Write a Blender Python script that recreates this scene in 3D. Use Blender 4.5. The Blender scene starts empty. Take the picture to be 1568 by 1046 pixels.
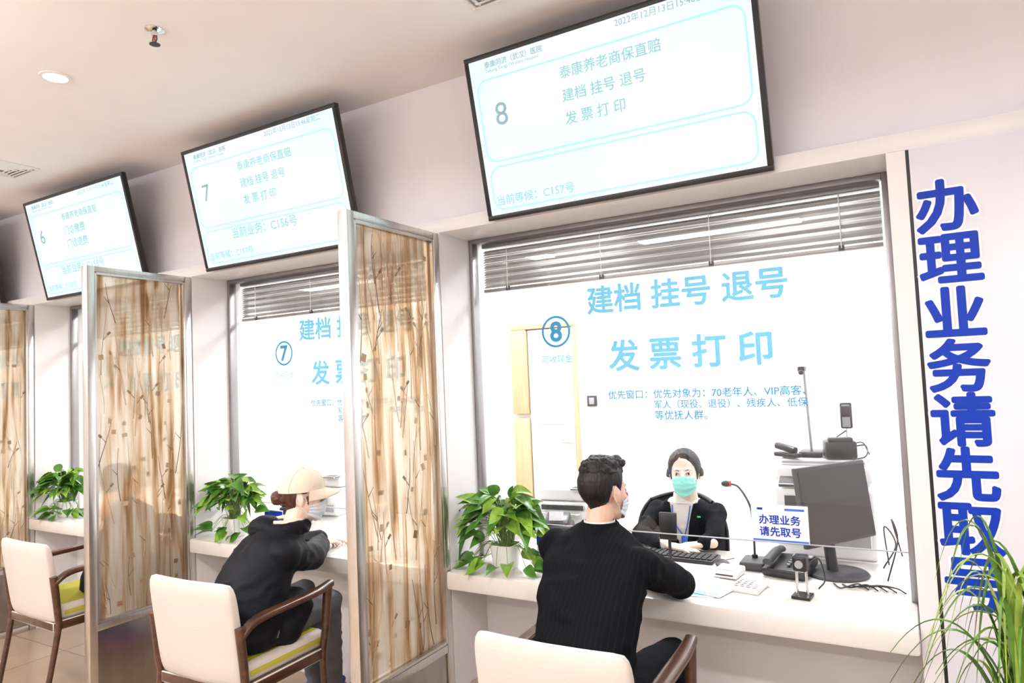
import bpy, bmesh, math, random
from mathutils import Vector, Matrix, Euler, noise
from mathutils.bvhtree import BVHTree
random.seed(7)
S=bpy.context.scene
C=S.collection
V=Vector
# ------------------------------------------------------------ materials
def M(name,col,rough=.5,metal=0,es=0,ecol=None,bump=0,bscale=60,var=.04,vscale=6,sheen=0,coat=0,sub=0,stretch=(1,1,1),spec=.5):
    m=bpy.data.materials.new(name); m.use_nodes=True
    nt=m.node_tree; N=nt.nodes; L=nt.links; p=N['Principled BSDF']
    p.inputs['Roughness'].default_value=rough; p.inputs['Metallic'].default_value=metal
    p.inputs['Specular IOR Level'].default_value=spec
    p.inputs['Coat Weight'].default_value=coat; p.inputs['Sheen Weight'].default_value=sheen
    if sub:
        p.inputs['Subsurface Weight'].default_value=sub; p.inputs['Subsurface Radius'].default_value=(.02,.008,.004)
        p.inputs['Subsurface Scale'].default_value=.5
    tc=N.new('ShaderNodeTexCoord'); mp=N.new('ShaderNodeMapping'); mp.inputs['Scale'].default_value=stretch
    L.new(tc.outputs['Object'],mp.inputs['Vector'])
    nz=N.new('ShaderNodeTexNoise'); nz.inputs['Scale'].default_value=vscale; nz.inputs['Detail'].default_value=4
    L.new(mp.outputs[0],nz.inputs['Vector'])
    rp=N.new('ShaderNodeValToRGB')
    c=V(col[:3])
    rp.color_ramp.elements[0].position=.3; rp.color_ramp.elements[1].position=.7
    rp.color_ramp.elements[0].color=(*(c*(1-var*1.5)),1); rp.color_ramp.elements[1].color=(*[min(1,x*(1+var)) for x in c],1)
    L.new(nz.outputs['Fac'],rp.inputs[0]); L.new(rp.outputs[0],p.inputs['Base Color'])
    if es:
        p.inputs['Emission Strength'].default_value=es
        p.inputs['Emission Color'].default_value=(*(ecol or col),1)
    if bump:
        n2=N.new('ShaderNodeTexNoise'); n2.inputs['Scale'].default_value=bscale; n2.inputs['Detail'].default_value=6
        L.new(mp.outputs[0],n2.inputs['Vector'])
        b=N.new('ShaderNodeBump'); b.inputs['Strength'].default_value=bump; b.inputs['Distance'].default_value=.01
        L.new(n2.outputs['Fac'],b.inputs['Height']); L.new(b.outputs[0],p.inputs['Normal'])
    return m
m_wall=M('wall_paint',(.80,.785,.80),.6,var=.012,bump=.03,bscale=200)
m_bulk=M('bulkhead_paint',(.82,.80,.84),.6,var=.012,bump=.03,bscale=200)
m_ceil=M('ceiling_paint',(.86,.835,.84),.75,var=.01)
m_trimw=M('white_lacquer',(.76,.745,.75),.3,var=.01)
m_panel=M('sign_panel_white',(.70,.70,.765),.35,var=.01)
m_stone=M('counter_stone',(.76,.735,.70),.18,var=.02,vscale=30,coat=.3)
m_staffw=M('staff_wall_paint',(.9,.9,.9),.7,var=.01)
m_steel=M('brushed_steel',(.72,.69,.67),.3,metal=1,var=.08,vscale=40,stretch=(8,8,.3))
m_kick=M('kick_steel',(.42,.38,.35),.2,metal=1,var=.1,vscale=12,stretch=(1,1,.4))
m_alu=M('window_aluminium',(.33,.32,.33),.35,metal=.8,var=.05)
m_black=M('black_plastic',(.012,.012,.014),.35,var=.1)
m_dkgrey=M('dark_grey_plastic',(.04,.04,.045),.5,var=.1)
m_grey=M('grey_plastic',(.35,.36,.38),.45)
m_white=M('white_plastic',(.80,.80,.80),.4,var=.02)
m_halo=M('white_vinyl',(.93,.94,.97),.4,var=.01)
m_chrome=M('chrome',(.75,.75,.75),.12,metal=1)
m_wood=M('walnut_wood',(.075,.028,.014),.32,var=.35,vscale=14,stretch=(3,.5,3),coat=.3)
m_leather=M('white_leather',(.60,.545,.495),.45,bump=.12,bscale=160,var=.02)
m_lwood=M('light_wood',(.66,.47,.28),.45,var=.08,vscale=10,stretch=(4,4,.4))
m_soil=M('soil',(.04,.025,.015),.9,bump=.6,bscale=120)
m_leaf=M('pothos_leaf',(.06,.18,.02),.35,var=.35,vscale=18)
m_leaf2=M('pothos_leaf_young',(.20,.37,.04),.35,var=.3,vscale=18)
m_spi=M('spider_leaf',(.08,.20,.015),.4,var=.3,vscale=20)
m_spi2=M('spider_leaf_pale',(.28,.42,.06),.4,var=.2,vscale=20)
m_stem=M('plant_stem',(.2,.32,.08),.5)
m_pot=M('white_ceramic',(.85,.85,.84),.2,coat=.4)
m_skin=M('skin',(.72,.46,.35),.5,var=.05,vscale=25,sub=.15)
m_skinf=M('skin_fair',(.84,.64,.54),.45,var=.03,vscale=25,sub=.15)
m_lip=M('lips',(.55,.2,.18),.4)
m_hair=M('black_hair',(.008,.007,.008),.45,var=.4,vscale=40,bump=.5,bscale=130,stretch=(1,1,.25),spec=.35)
m_hairb=M('brown_hair',(.10,.035,.02),.42,var=.4,vscale=60,bump=.6,bscale=130,stretch=(1,1,.3))
m_maskw=M('mask_white',(.66,.75,.83),.8)
m_maskg=M('mask_mint',(.28,.72,.64),.8,var=.03)
m_strap=M('mask_strap',(.85,.85,.85),.8)
m_eye=M('eye_white',(.85,.83,.82),.2)
m_iris=M('iris',(.02,.012,.01),.15)
m_blazer=M('black_blazer',(.009,.010,.013),.85,var=.2,vscale=30,bump=.15,bscale=300,spec=.12)
m_sweater=M('white_sweater',(.80,.76,.72),.85,bump=.3,bscale=220)
m_puffer=M('black_puffer',(.004,.005,.009),.6,var=.2,bump=.25,bscale=26,spec=.18)
m_cream=M('cream_fleece',(.80,.70,.56),.9,bump=.4,bscale=180)
m_capm=M('cream_cap_fabric',(.72,.62,.50),.85,bump=.2,bscale=260)
m_trou=M('grey_trousers',(.14,.145,.16),.85,bump=.15,bscale=200,spec=.2)
m_trod=M('dark_trousers',(.008,.009,.012),.8,bump=.15,bscale=200,spec=.12)
m_shoeb=M('blue_sneaker',(.02,.10,.42),.6)
m_shoep=M('pink_sneaker',(.80,.10,.25),.6)
m_shoek=M('black_shoe',(.012,.012,.012),.3)
m_blue=M('sign_blue',(.003,.038,.42),.5,spec=.25)
m_paper=M('paper',(.85,.86,.9),.7,var=.01)
m_decal=M('glass_decal_blue',(.15,.53,.78),.5,es=.10)
m_decald=M('glass_decal_teal',(.03,.30,.58),.5,es=.04)
m_blind=M('blind_slats',(.40,.385,.375),.4,metal=.3)
m_scr_t=M('screen_text_teal',(.25,.50,.55),.6,es=.38,ecol=(.28,.66,.76))
m_scr_l=M('screen_line_cyan',(.2,.5,.5),.6,es=.70,ecol=(.34,.86,.93))
m_scr_g=M('screen_text_grey',(.2,.35,.4),.6,es=.36,ecol=(.32,.54,.66))
m_lamp=M('lamp_diffuser',(1,.98,.95),.5,es=14)
m_lampst=M('staff_lamp_diffuser',(1,1,1),.5,es=8)
m_badge=M('lanyard_blue',(.05,.15,.6),.6)
m_red=M('red_plastic',(.6,.02,.02),.4)

def special():
    m=bpy.data.materials.new('beige_floor_tiles'); m.use_nodes=True; N=m.node_tree.nodes; L=m.node_tree.links; p=N['Principled BSDF']
    tc=N.new('ShaderNodeTexCoord'); br=N.new('ShaderNodeTexBrick'); br.offset=0
    br.inputs['Scale'].default_value=1; br.inputs['Brick Width'].default_value=.8; br.inputs['Row Height'].default_value=.8
    br.inputs['Mortar Size'].default_value=.004
    br.inputs['Color1'].default_value=(.44,.32,.22,1); br.inputs['Color2'].default_value=(.48,.355,.25,1); br.inputs['Mortar'].default_value=(.24,.18,.13,1)
    nz=N.new('ShaderNodeTexNoise'); nz.inputs['Scale'].default_value=5; nz.inputs['Detail'].default_value=8
    mx=N.new('ShaderNodeMixRGB'); mx.blend_type='MULTIPLY'; mx.inputs[0].default_value=.3
    L.new(tc.outputs['Object'],br.inputs['Vector']); L.new(tc.outputs['Object'],nz.inputs['Vector'])
    L.new(br.outputs['Color'],mx.inputs[1]); L.new(nz.outputs['Fac'],mx.inputs[2]); L.new(mx.outputs[0],p.inputs['Base Color'])
    p.inputs['Roughness'].default_value=.14
    # glass: thin pane, schlick reflection from facing angle
    g=bpy.data.materials.new('window_glass'); g.use_nodes=True; N=g.node_tree.nodes; L=g.node_tree.links; N.remove(N['Principled BSDF'])
    t=N.new('ShaderNodeBsdfTransparent'); t.inputs[0].default_value=(.975,.985,.99,1); gl=N.new('ShaderNodeBsdfGlossy'); gl.inputs['Roughness'].default_value=.01
    lw=N.new('ShaderNodeLayerWeight'); lw.inputs[0].default_value=.5; pw=N.new('ShaderNodeMath'); pw.operation='POWER'; pw.inputs[1].default_value=4.5
    ma=N.new('ShaderNodeMath'); ma.operation='MULTIPLY_ADD'; ma.inputs[1].default_value=.9; ma.inputs[2].default_value=.07; mm=N.new('ShaderNodeMixShader')
    L.new(lw.outputs['Facing'],pw.inputs[0]); L.new(pw.outputs[0],ma.inputs[0])
    L.new(ma.outputs[0],mm.inputs[0]); L.new(t.outputs[0],mm.inputs[1]); L.new(gl.outputs[0],mm.inputs[2]); L.new(mm.outputs[0],N['Material Output'].inputs[0])
    # resin panel
    r=bpy.data.materials.new('resin_panel_woodgrain'); r.use_nodes=True; N=r.node_tree.nodes; L=r.node_tree.links; p=N['Principled BSDF']
    tc=N.new('ShaderNodeTexCoord'); mp=N.new('ShaderNodeMapping'); mp.inputs['Scale'].default_value=(1,30,1.7); L.new(tc.outputs['Object'],mp.inputs[0])
    n1=N.new('ShaderNodeTexNoise'); n1.inputs['Scale'].default_value=1; n1.inputs['Detail'].default_value=2.5; n1.inputs['Distortion'].default_value=.8; L.new(mp.outputs[0],n1.inputs['Vector'])
    rp=N.new('ShaderNodeValToRGB'); e=rp.color_ramp.elements
    e[0].position=.30; e[0].color=(.46,.31,.18,1); e[1].position=.64; e[1].color=(.95,.92,.86,1)
    k=e.new(.40); k.color=(.68,.53,.37,1); k=e.new(.50); k.color=(.86,.78,.67,1)
    L.new(n1.outputs['Fac'],rp.inputs[0]); L.new(rp.outputs[0],p.inputs['Base Color'])
    p.inputs['Roughness'].default_value=.10
    tl=N.new('ShaderNodeBsdfTranslucent'); L.new(rp.outputs[0],tl.inputs[0])
    rf=N.new('ShaderNodeBsdfRefraction'); rf.inputs['IOR'].default_value=1.02; rf.inputs['Roughness'].default_value=.30; L.new(rp.outputs[0],rf.inputs[0])
    ma=N.new('ShaderNodeMixShader'); ma.inputs[0].default_value=.78; L.new(tl.outputs[0],ma.inputs[1]); L.new(rf.outputs[0],ma.inputs[2])
    mb=N.new('ShaderNodeMixShader'); mb.inputs[0].default_value=.80; L.new(p.outputs[0],mb.inputs[1]); L.new(ma.outputs[0],mb.inputs[2])
    L.new(mb.outputs[0],N['Material Output'].inputs[0])
    s=bpy.data.materials.new('pinstripe_suit'); s.use_nodes=True; N=s.node_tree.nodes; L=s.node_tree.links; p=N['Principled BSDF']
    tc=N.new('ShaderNodeTexCoord'); w=N.new('ShaderNodeTexWave'); w.inputs['Scale'].default_value=18; w.inputs['Distortion'].default_value=.5; w.inputs['Detail'].default_value=1; w.inputs['Detail Scale'].default_value=.4
    L.new(tc.outputs['Object'],w.inputs[0]); rp=N.new('ShaderNodeValToRGB'); e=rp.color_ramp.elements; e[0].position=.9; e[0].color=(.0045,.005,.007,1); e[1].position=1; e[1].color=(.009,.010,.013,1)
    L.new(w.outputs['Fac'],rp.inputs[0]); L.new(rp.outputs[0],p.inputs['Base Color']); p.inputs['Roughness'].default_value=.85
    p.inputs['Specular IOR Level'].default_value=.08
    f=bpy.data.materials.new('green_striped_fabric'); f.use_nodes=True; N=f.node_tree.nodes; L=f.node_tree.links; p=N['Principled BSDF']
    tc=N.new('ShaderNodeTexCoord'); w=N.new('ShaderNodeTexWave'); w.inputs['Scale'].default_value=14; w.bands_direction='X'
    L.new(tc.outputs['Object'],w.inputs[0]); rp=N.new('ShaderNodeValToRGB'); e=rp.color_ramp.elements; e[0].color=(.36,.33,.03,1); e[1].color=(.52,.48,.08,1)
    L.new(w.outputs['Fac'],rp.inputs[0]); L.new(rp.outputs[0],p.inputs['Base Color']); p.inputs['Roughness'].default_value=.8; p.inputs['Specular IOR Level'].default_value=.15
    q=bpy.data.materials.new('lit_screen'); q.use_nodes=True; N=q.node_tree.nodes; L=q.node_tree.links; p=N['Principled BSDF']
    p.inputs['Base Color'].default_value=(.05,.05,.05,1); p.inputs['Roughness'].default_value=.25
    tc=N.new('ShaderNodeTexCoord'); nz=N.new('ShaderNodeTexNoise'); nz.inputs['Scale'].default_value=1.2; L.new(tc.outputs['Object'],nz.inputs[0])
    rp=N.new('ShaderNodeValToRGB'); e=rp.color_ramp.elements; e[0].position=.35; e[0].color=(.70,.95,.98,1); e[1].position=.62; e[1].color=(.96,1,1,1)
    L.new(nz.outputs['Fac'],rp.inputs[0]); L.new(rp.outputs[0],p.inputs['Emission Color']); p.inputs['Emission Strength'].default_value=.95
    return m,g,r,s,f,q
m_floor,m_glass,m_resin,m_suit,m_fabric,m_screen=special()

# ------------------------------------------------------------ mesh builder
class MB:
    def __init__(s,name): s.bm=bmesh.new(); s.mats=[]; s.name=name
    def mi(s,m):
        if m not in s.mats: s.mats.append(m)
        return s.mats.index(m)
    def _tag(s,vs,m,bev=0,seg=2):
        fs=set(f for v in vs for f in v.link_faces); i=s.mi(m)
        for f in fs: f.material_index=i
        if bev:
            es=set(e for v in vs for e in v.link_edges)
            bmesh.ops.bevel(s.bm,geom=list(es),offset=bev,segments=seg,profile=.5,affect='EDGES')
    def box(s,c,size,m,bev=0,rot=None,seg=2):
        R=rot.to_matrix().to_4x4() if rot else Matrix()
        r=bmesh.ops.create_cube(s.bm,size=1,matrix=Matrix.Translation(c)@R@Matrix.Diagonal((*size,1)))
        s._tag(r['verts'],m,bev,seg)
    def bb(s,x0,x1,y0,y1,z0,z1,m,bev=0): s.box(((x0+x1)/2,(y0+y1)/2,(z0+z1)/2),(x1-x0,y1-y0,z1-z0),m,bev)
    def cyl(s,p0,p1,r0,m,r1=None,seg=24,bev=0):
        p0=V(p0);p1=V(p1);d=p1-p0
        Q=d.to_track_quat('Z','Y').to_matrix().to_4x4()
        r=bmesh.ops.create_cone(s.bm,cap_ends=True,segments=seg,radius1=r0,radius2=r0 if r1 is None else r1,depth=d.length,matrix=Matrix.Translation((p0+p1)/2)@Q)
        s._tag(r['verts'],m)
    def sph(s,c,rad,m,rot=None,u=24,v=14):
        R=rot.to_matrix().to_4x4() if rot else Matrix()
        if isinstance(rad,(int,float)): rad=(rad,)*3
        r=bmesh.ops.create_uvsphere(s.bm,u_segments=u,v_segments=v,radius=1,matrix=Matrix.Translation(c)@R@Matrix.Diagonal((*rad,1)))
        s._tag(r['verts'],m)
    def rings(s,rs,m,cap=True,close=True):
        i=s.mi(m); RV=[[s.bm.verts.new(p) for p in r] for r in rs]; n=len(RV[0])
        for a,b in zip(RV,RV[1:]):
            for k in range(n if close else n-1):
                f=s.bm.faces.new((a[k],a[(k+1)%n],b[(k+1)%n],b[k])); f.material_index=i
        if cap and close:
            for r,fl in ((RV[0],1),(RV[-1],0)):
                f=s.bm.faces.new(r[::-1] if fl else r); f.material_index=i
        return RV
    def tube(s,pts,r,m,seg=8,flat=1.0,smooth=0):
        pts=[V(p) for p in pts]
        if smooth: pts=catmull(pts,smooth)
        n=len(pts); rr=r if isinstance(r,(list,tuple)) else [r]*n
        if len(rr)!=n: rr=[rr[0]+(rr[-1]-rr[0])*i/(n-1) for i in range(n)]
        rs=[]; up=None
        for i,p in enumerate(pts):
            t=(pts[min(i+1,n-1)]-pts[max(i-1,0)]).normalized()
            if up is None: up=V((0,0,1)) if abs(t.z)<.9 else V((0,1,0))
            a=t.cross(up).normalized(); up=a.cross(t).normalized()
            rs.append([p+(a*math.cos(2*math.pi*k/seg)+up*flat*math.sin(2*math.pi*k/seg))*rr[i] for k in range(seg)])
        s.rings(rs,m)
    def lathe(s,prof,c,m,seg=32):
        c=V(c); s.rings([[c+V((r*math.cos(2*math.pi*k/seg),r*math.sin(2*math.pi*k/seg),z)) for k in range(seg)] for r,z in prof],m)
    def grid(s,fn,nu,nv,m):
        s.rings([[V(fn(a/nu,b/nv)) for a in range(nu+1)] for b in range(nv+1)],m,close=False,cap=False)
    def leaf(s,b,d,L,W,m,droop=.3,up=V((0,0,1)),fold=.2):
        d=V(d).normalized(); side=d.cross(up)
        if side.length<.05: side=V((1,0,0))
        side.normalize(); n=side.cross(d)
        prof=[(0,.25),(.08,.8),(.22,1),(.42,.93),(.62,.68),(.82,.34),(1,.02)]
        rows=[]
        for t,w in prof:
            p=V(b)+d*L*t-V((0,0,1))*droop*L*t*t
            rows.append([p-side*W*w*.5+n*W*w*fold,p,p+side*W*w*.5+n*W*w*fold])
        s.rings(rows,m,close=False,cap=False)
    def mesh(s,smooth=True,ang=40,recalc=True):
        if recalc: bmesh.ops.recalc_face_normals(s.bm,faces=s.bm.faces[:])
        me=bpy.data.meshes.new(s.name); s.bm.to_mesh(me); s.bm.free()
        for m in s.mats: me.materials.append(m)
        if smooth:
            me.shade_smooth(); me.set_sharp_from_angle(angle=math.radians(ang))
        return me
    def done(s,parent=None,loc=(0,0,0),rot=0,**k): return obj(s.name,s.mesh(**k),parent,loc,rot)
def obj(name,me,parent=None,loc=(0,0,0),rot=0):
    o=bpy.data.objects.new(name,me); C.objects.link(o); o.location=loc; o.rotation_euler=(0,0,rot)
    if parent: o.parent=parent
    return o
def empty(name,loc=(0,0,0)):
    o=bpy.data.objects.new(name,None); o.empty_display_size=.1; C.objects.link(o); o.location=loc; return o
def catmull(P,k):
    P=[V(p) for p in P]; out=[]
    Q=[P[0]*2-P[1]]+P+[P[-1]*2-P[-2]]
    for i in range(1,len(Q)-2):
        a,b,c,d=Q[i-1:i+3]
        for j in range(k):
            t=j/k; out.append(.5*((2*b)+(c-a)*t+(2*a-5*b+4*c-d)*t*t+(3*b-a-3*c+d)*t**3))
    out.append(P[-1]); return out
def text(name,body,mat,Mx,size=None,width=None,bold=0,align='C',parent=None,space=1.0,lead=1.0):
    c=bpy.data.curves.new('t','FONT'); c.body=body; c.space_character=space; c.space_line=lead; c.resolution_u=4
    o=bpy.data.objects.new('t',c); C.objects.link(o)
    dg=bpy.context.evaluated_depsgraph_get(); me=bpy.data.meshes.new_from_object(o.evaluated_get(dg)); bpy.data.objects.remove(o)
    if bold:   # thicken strokes: layered shifted copies of the flat glyph
        b=bmesh.new(); b.from_mesh(me); base=me.copy(); n=12
        for i in range(n):
            t=base.copy(); t.transform(Matrix.Translation((bold*math.cos(2*math.pi*i/n),bold*math.sin(2*math.pi*i/n),-.00004*(i+1)))); b.from_mesh(t)
        b.to_mesh(me); b.free()
    xs=[v.co.x for v in me.vertices]; ys=[v.co.y for v in me.vertices]
    x0,x1,y0,y1=min(xs),max(xs),min(ys),max(ys)
    k=size if size else width/(x1-x0)
    cx=(x0+x1)/2 if align=='C' else x0
    me.transform(Matrix.Diagonal((k,k,1,1))@Matrix.Translation((-cx,-(y0+y1)/2,0))); me.transform(Mx)
    me.materials.clear(); me.materials.append(mat)
    for p in me.polygons: p.material_index=0
    return obj(name,me,parent)
def onwall(x,y,z): return Matrix.Translation((x,y,z))@Matrix.Rotation(math.pi/2,4,'X')
def ringshape(mb,fn,w,h,r,t,m,n=8):
    def outl(w,h,r):
        o=[]
        for cx,cy,a0 in((w/2-r,h/2-r,0),(-w/2+r,h/2-r,90),(-w/2+r,-h/2+r,180),(w/2-r,-h/2+r,270)):
            for k in range(n+1):
                a=math.radians(a0+90*k/n); o.append((cx+r*math.cos(a),cy+r*math.sin(a)))
        return o
    a=[fn(*p) for p in outl(w,h,r)]; b=[fn(*p) for p in outl(w-2*t,h-2*t,max(r-t,.001))]
    a.append(a[0]);b.append(b[0])
    mb.rings([a,b],m,cap=False,close=False)

# ------------------------------------------------------------ shell
P=1.81
WY=2.54; GY=2.80; ZC=.78; ZH=2.305; ZB=2.365; CE=3.05
L0=-1.83; R0=-.02
NI=[(L0,R0)]+[(L0-P*k,L0-P*(k-1)-.05) for k in (1,2,3)]
mb=MB('floor'); mb.bb(-9.2,2.6,-3.2,5.6,-.05,0,m_floor); mb.done()
mb=MB('ceiling'); mb.bb(-9.2,2.6,-3.2,5.6,CE,CE+.05,m_ceil); mb.done()
mb=MB('wall_left'); mb.bb(-9.25,-9.2,-3.2,5.6,0,CE,m_wall); mb.done()
mb=MB('wall_right'); mb.bb(2.6,2.65,-3.2,5.6,0,CE,m_wall); mb.done()
mb=MB('wall_rear'); mb.bb(-9.2,2.6,-3.25,-3.2,0,CE,m_wall); mb.done()
mb=MB('wall_staff_back'); mb.bb(-9.2,2.6,5.4,5.45,0,CE,m_staffw); mb.done()
mb=MB('wall_front')
mb.bb(-9.2,2.6,2.63,2.92,ZB,CE,m_bulk)
mb.bb(-9.2,2.6,WY,2.92,ZH,ZB,m_trimw,.004)
mb.bb(R0,.035,WY,2.92,0,ZH,m_trimw)
mb.bb(.035,.045,WY+.006,2.92,0,ZH,m_black)
mb.bb(.045,.66,WY-.006,2.92,0,ZH,m_panel,.002)
mb.bb(.66,2.6,WY,2.92,0,ZH,m_panel)
for k in range(4):
    l,r=NI[k]; nr=NI[k+1][1] if k<3 else -9.2
    mb.bb(nr,l,WY,2.92,0,ZH,m_trimw)
    mb.bb(l,r,2.82,2.92,0,.70,m_trimw)
mb.done()
# ------------------------------------------------------------ counters and windows
for k,(l,r) in enumerate(NI):
    e=.003
    mb=MB('service_counter')
    mb.bb(l+e,r-e,2.49,3.27,.70,ZC,m_stone,.012)
    mb.bb(l+e,l+.42,3.272,3.75,.70,ZC,m_stone,.01)
    mb.bb(r-.62,r-e,3.272,3.75,.70,ZC,m_stone,.01)
    mb.bb(l+.02,l+.06,3.0,3.7,0,.70,m_trimw); mb.bb(r-.06,r-.02,3.0,3.7,0,.70,m_trimw)
    mb.done()
    W=empty('window_%d'%(k+1))
    mb=MB('frame'); t=.022
    mb.bb(l+.001,l+t,GY-.02,GY+.03,ZC+.002,ZH-.001,m_alu,.003); mb.bb(r-t,r-.001,GY-.02,GY+.03,ZC+.002,ZH-.001,m_alu,.003)
    mb.bb(l+t,r-t,GY-.02,GY+.03,ZH-t,ZH-.001,m_alu,.003)
    mb.done(W)
    mb=MB('glass_pane'); mb.grid(lambda u,v:(l+t+(r-l-2*t)*u,GY,.95+(ZH-t-.95)*v),1,1,m_glass); mb.done(W,recalc=False)
    mb=MB('pane_edge'); mb.bb(l+t,r-t,GY-.0042,GY+.0042,.946,.9495,m_grey); mb.done(W)
    dx=-P*k; y=GY-.006
    cx=-1.38+dx+(.03 if k else 0)
    num=str(8-k)
    mb=MB('number_ring'); ringshape(mb,lambda a,b:V((cx+a,y,1.825+b)),.145,.145,.0725,.011,m_decald,12); mb.done(W)
    text('number',num,m_decald,onwall(cx,y,1.825),size=.125,bold=.03,parent=W)
    text('cash_label','可收现金',m_decal,onwall(cx,y,1.70),width=.155,space=1.1,bold=.014,parent=W)
    text('lettering_top','建档 挂号 退号',m_decal,onwall(-.80+dx,y,1.95),width=.84,bold=.026,parent=W)
    text('lettering_middle','发 票 打 印',m_decal,onwall(-.79+dx,y,1.70),width=.68,bold=.026,parent=W)
    if k<2:
        text('notice_a','优先窗口：优先对象为：70老年人、VIP高客、',m_decald,onwall(-1.14+dx,y,1.53),width=.80,bold=.016,align='L',parent=W)
        text('notice_b','军人（现役、退役）、残疾人、低保',m_decald,onwall(-.935+dx,y,1.485),width=.60,bold=.016,align='L',parent=W)
        text('notice_c','等优抚人群。',m_decald,onwall(-.935+dx,y,1.44),width=.22,bold=.016,align='L',parent=W)
    mb=MB('venetian_blind'); a=l+.03; b=r-.03; yb=GY+.075
    mb.bb(a,b,yb-.022,yb+.022,2.27,2.30,m_alu,.003)
    n=15
    for i in range(n):
        z=2.255-i*.0125
        mb.box(((a+b)/2,yb,z),(b-a,.026,.0012),m_blind,rot=Euler((.62+.08*math.sin(i*2.3),0,random.uniform(-.0006,.0006))))
    mb.bb(a,b,yb-.014,yb+.014,2.050,2.066,m_alu,.003)
    for f in (.08,.36,.64,.92):
        x=a+(b-a)*f; mb.tube([(x,yb-.018,2.27),(x,yb-.02,2.06)],.0018,m_white,6); mb.tube([(x,yb+.018,2.27),(x,yb+.02,2.06)],.0018,m_white,6)
        mb.box((x,yb-.016,2.060),(.02,.006,.02),m_dkgrey)
    mb.done()
# ------------------------------------------------------------ partitions
m_flake=M('wood_flake',(.28,.16,.08),.5,var=.3); m_twig=M('twig_dark',(.16,.10,.06),.6); m_twig2=M('twig_light',(.42,.30,.18),.6)
def partition(px):
    mb=MB('partition_screen'); y0,y1=1.94,2.532
    mb.box((px,y0+.02,1.15),(.05,.04,2.30),m_steel,.002)
    mb.box((px,y1-.018,1.15),(.05,.036,2.30),m_steel,.002)
    ym=(y0+y1)/2; w=y1-y0-.078
    mb.box((px,ym,2.285),(.048,w,.03),m_steel,.002)
    mb.box((px,ym,.445),(.048,w,.035),m_steel,.002)
    mb.box((px,ym,.02),(.048,w,.04),m_steel,.002)
    mb.box((px,ym,.235),(.03,w,.385),m_kick)
    mb.box((px,ym,1.366),(.014,w,1.807),m_resin)
    for s in (-1,1):
        x=px+s*.0155
        mb.box((x,y0+.046,1.366),(.015,.01,1.80),m_steel); mb.box((x,y1-.042,1.366),(.015,.01,1.80),m_steel)
        mb.box((x,ym,2.263),(.015,w-.02,.012),m_steel); mb.box((x,ym,.47),(.015,w-.02,.012),m_steel)
        x=px+s*.0078
        for i in range(46):
            yy=random.uniform(y0+.07,y1-.07); zz=random.uniform(.52,2.22)
            if i<16:
                mb.box((x,yy,zz),(.0012,random.uniform(.012,.028),random.uniform(.018,.032)),random.choice((m_flake,m_twig2)),rot=Euler((random.uniform(-.3,.3),0,0)))
            else:
                h=random.uniform(.15,.40); pts=[]
                sl=random.uniform(-.22,.22)
                for j in range(5):
                    t=j/4; pts.append((x,min(max(yy+sl*h*(t-.5)+.012*math.sin(3*t+i),y0+.056),y1-.056),min(max(zz+h*(t-.5),.49),2.24)))
                mb.tube(pts,[.0022,.001],random.choice((m_twig,m_twig2,m_twig2)),5,smooth=2)
                q=V(pts[2]); sd=random.choice((-1,1)); q2=q+V((0,sd*.03,.035)); q2.y=min(max(q2.y,y0+.056),y1-.056)
                mb.tube([q,q2],[.002,.0008],m_twig,5)
                if i%3==0: mb.box(q2,(.001,.022,.012),m_flake,rot=Euler((sd*.8,0,0)))
    return mb.done()
for k in range(4): partition(-1.855-P*k)
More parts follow.
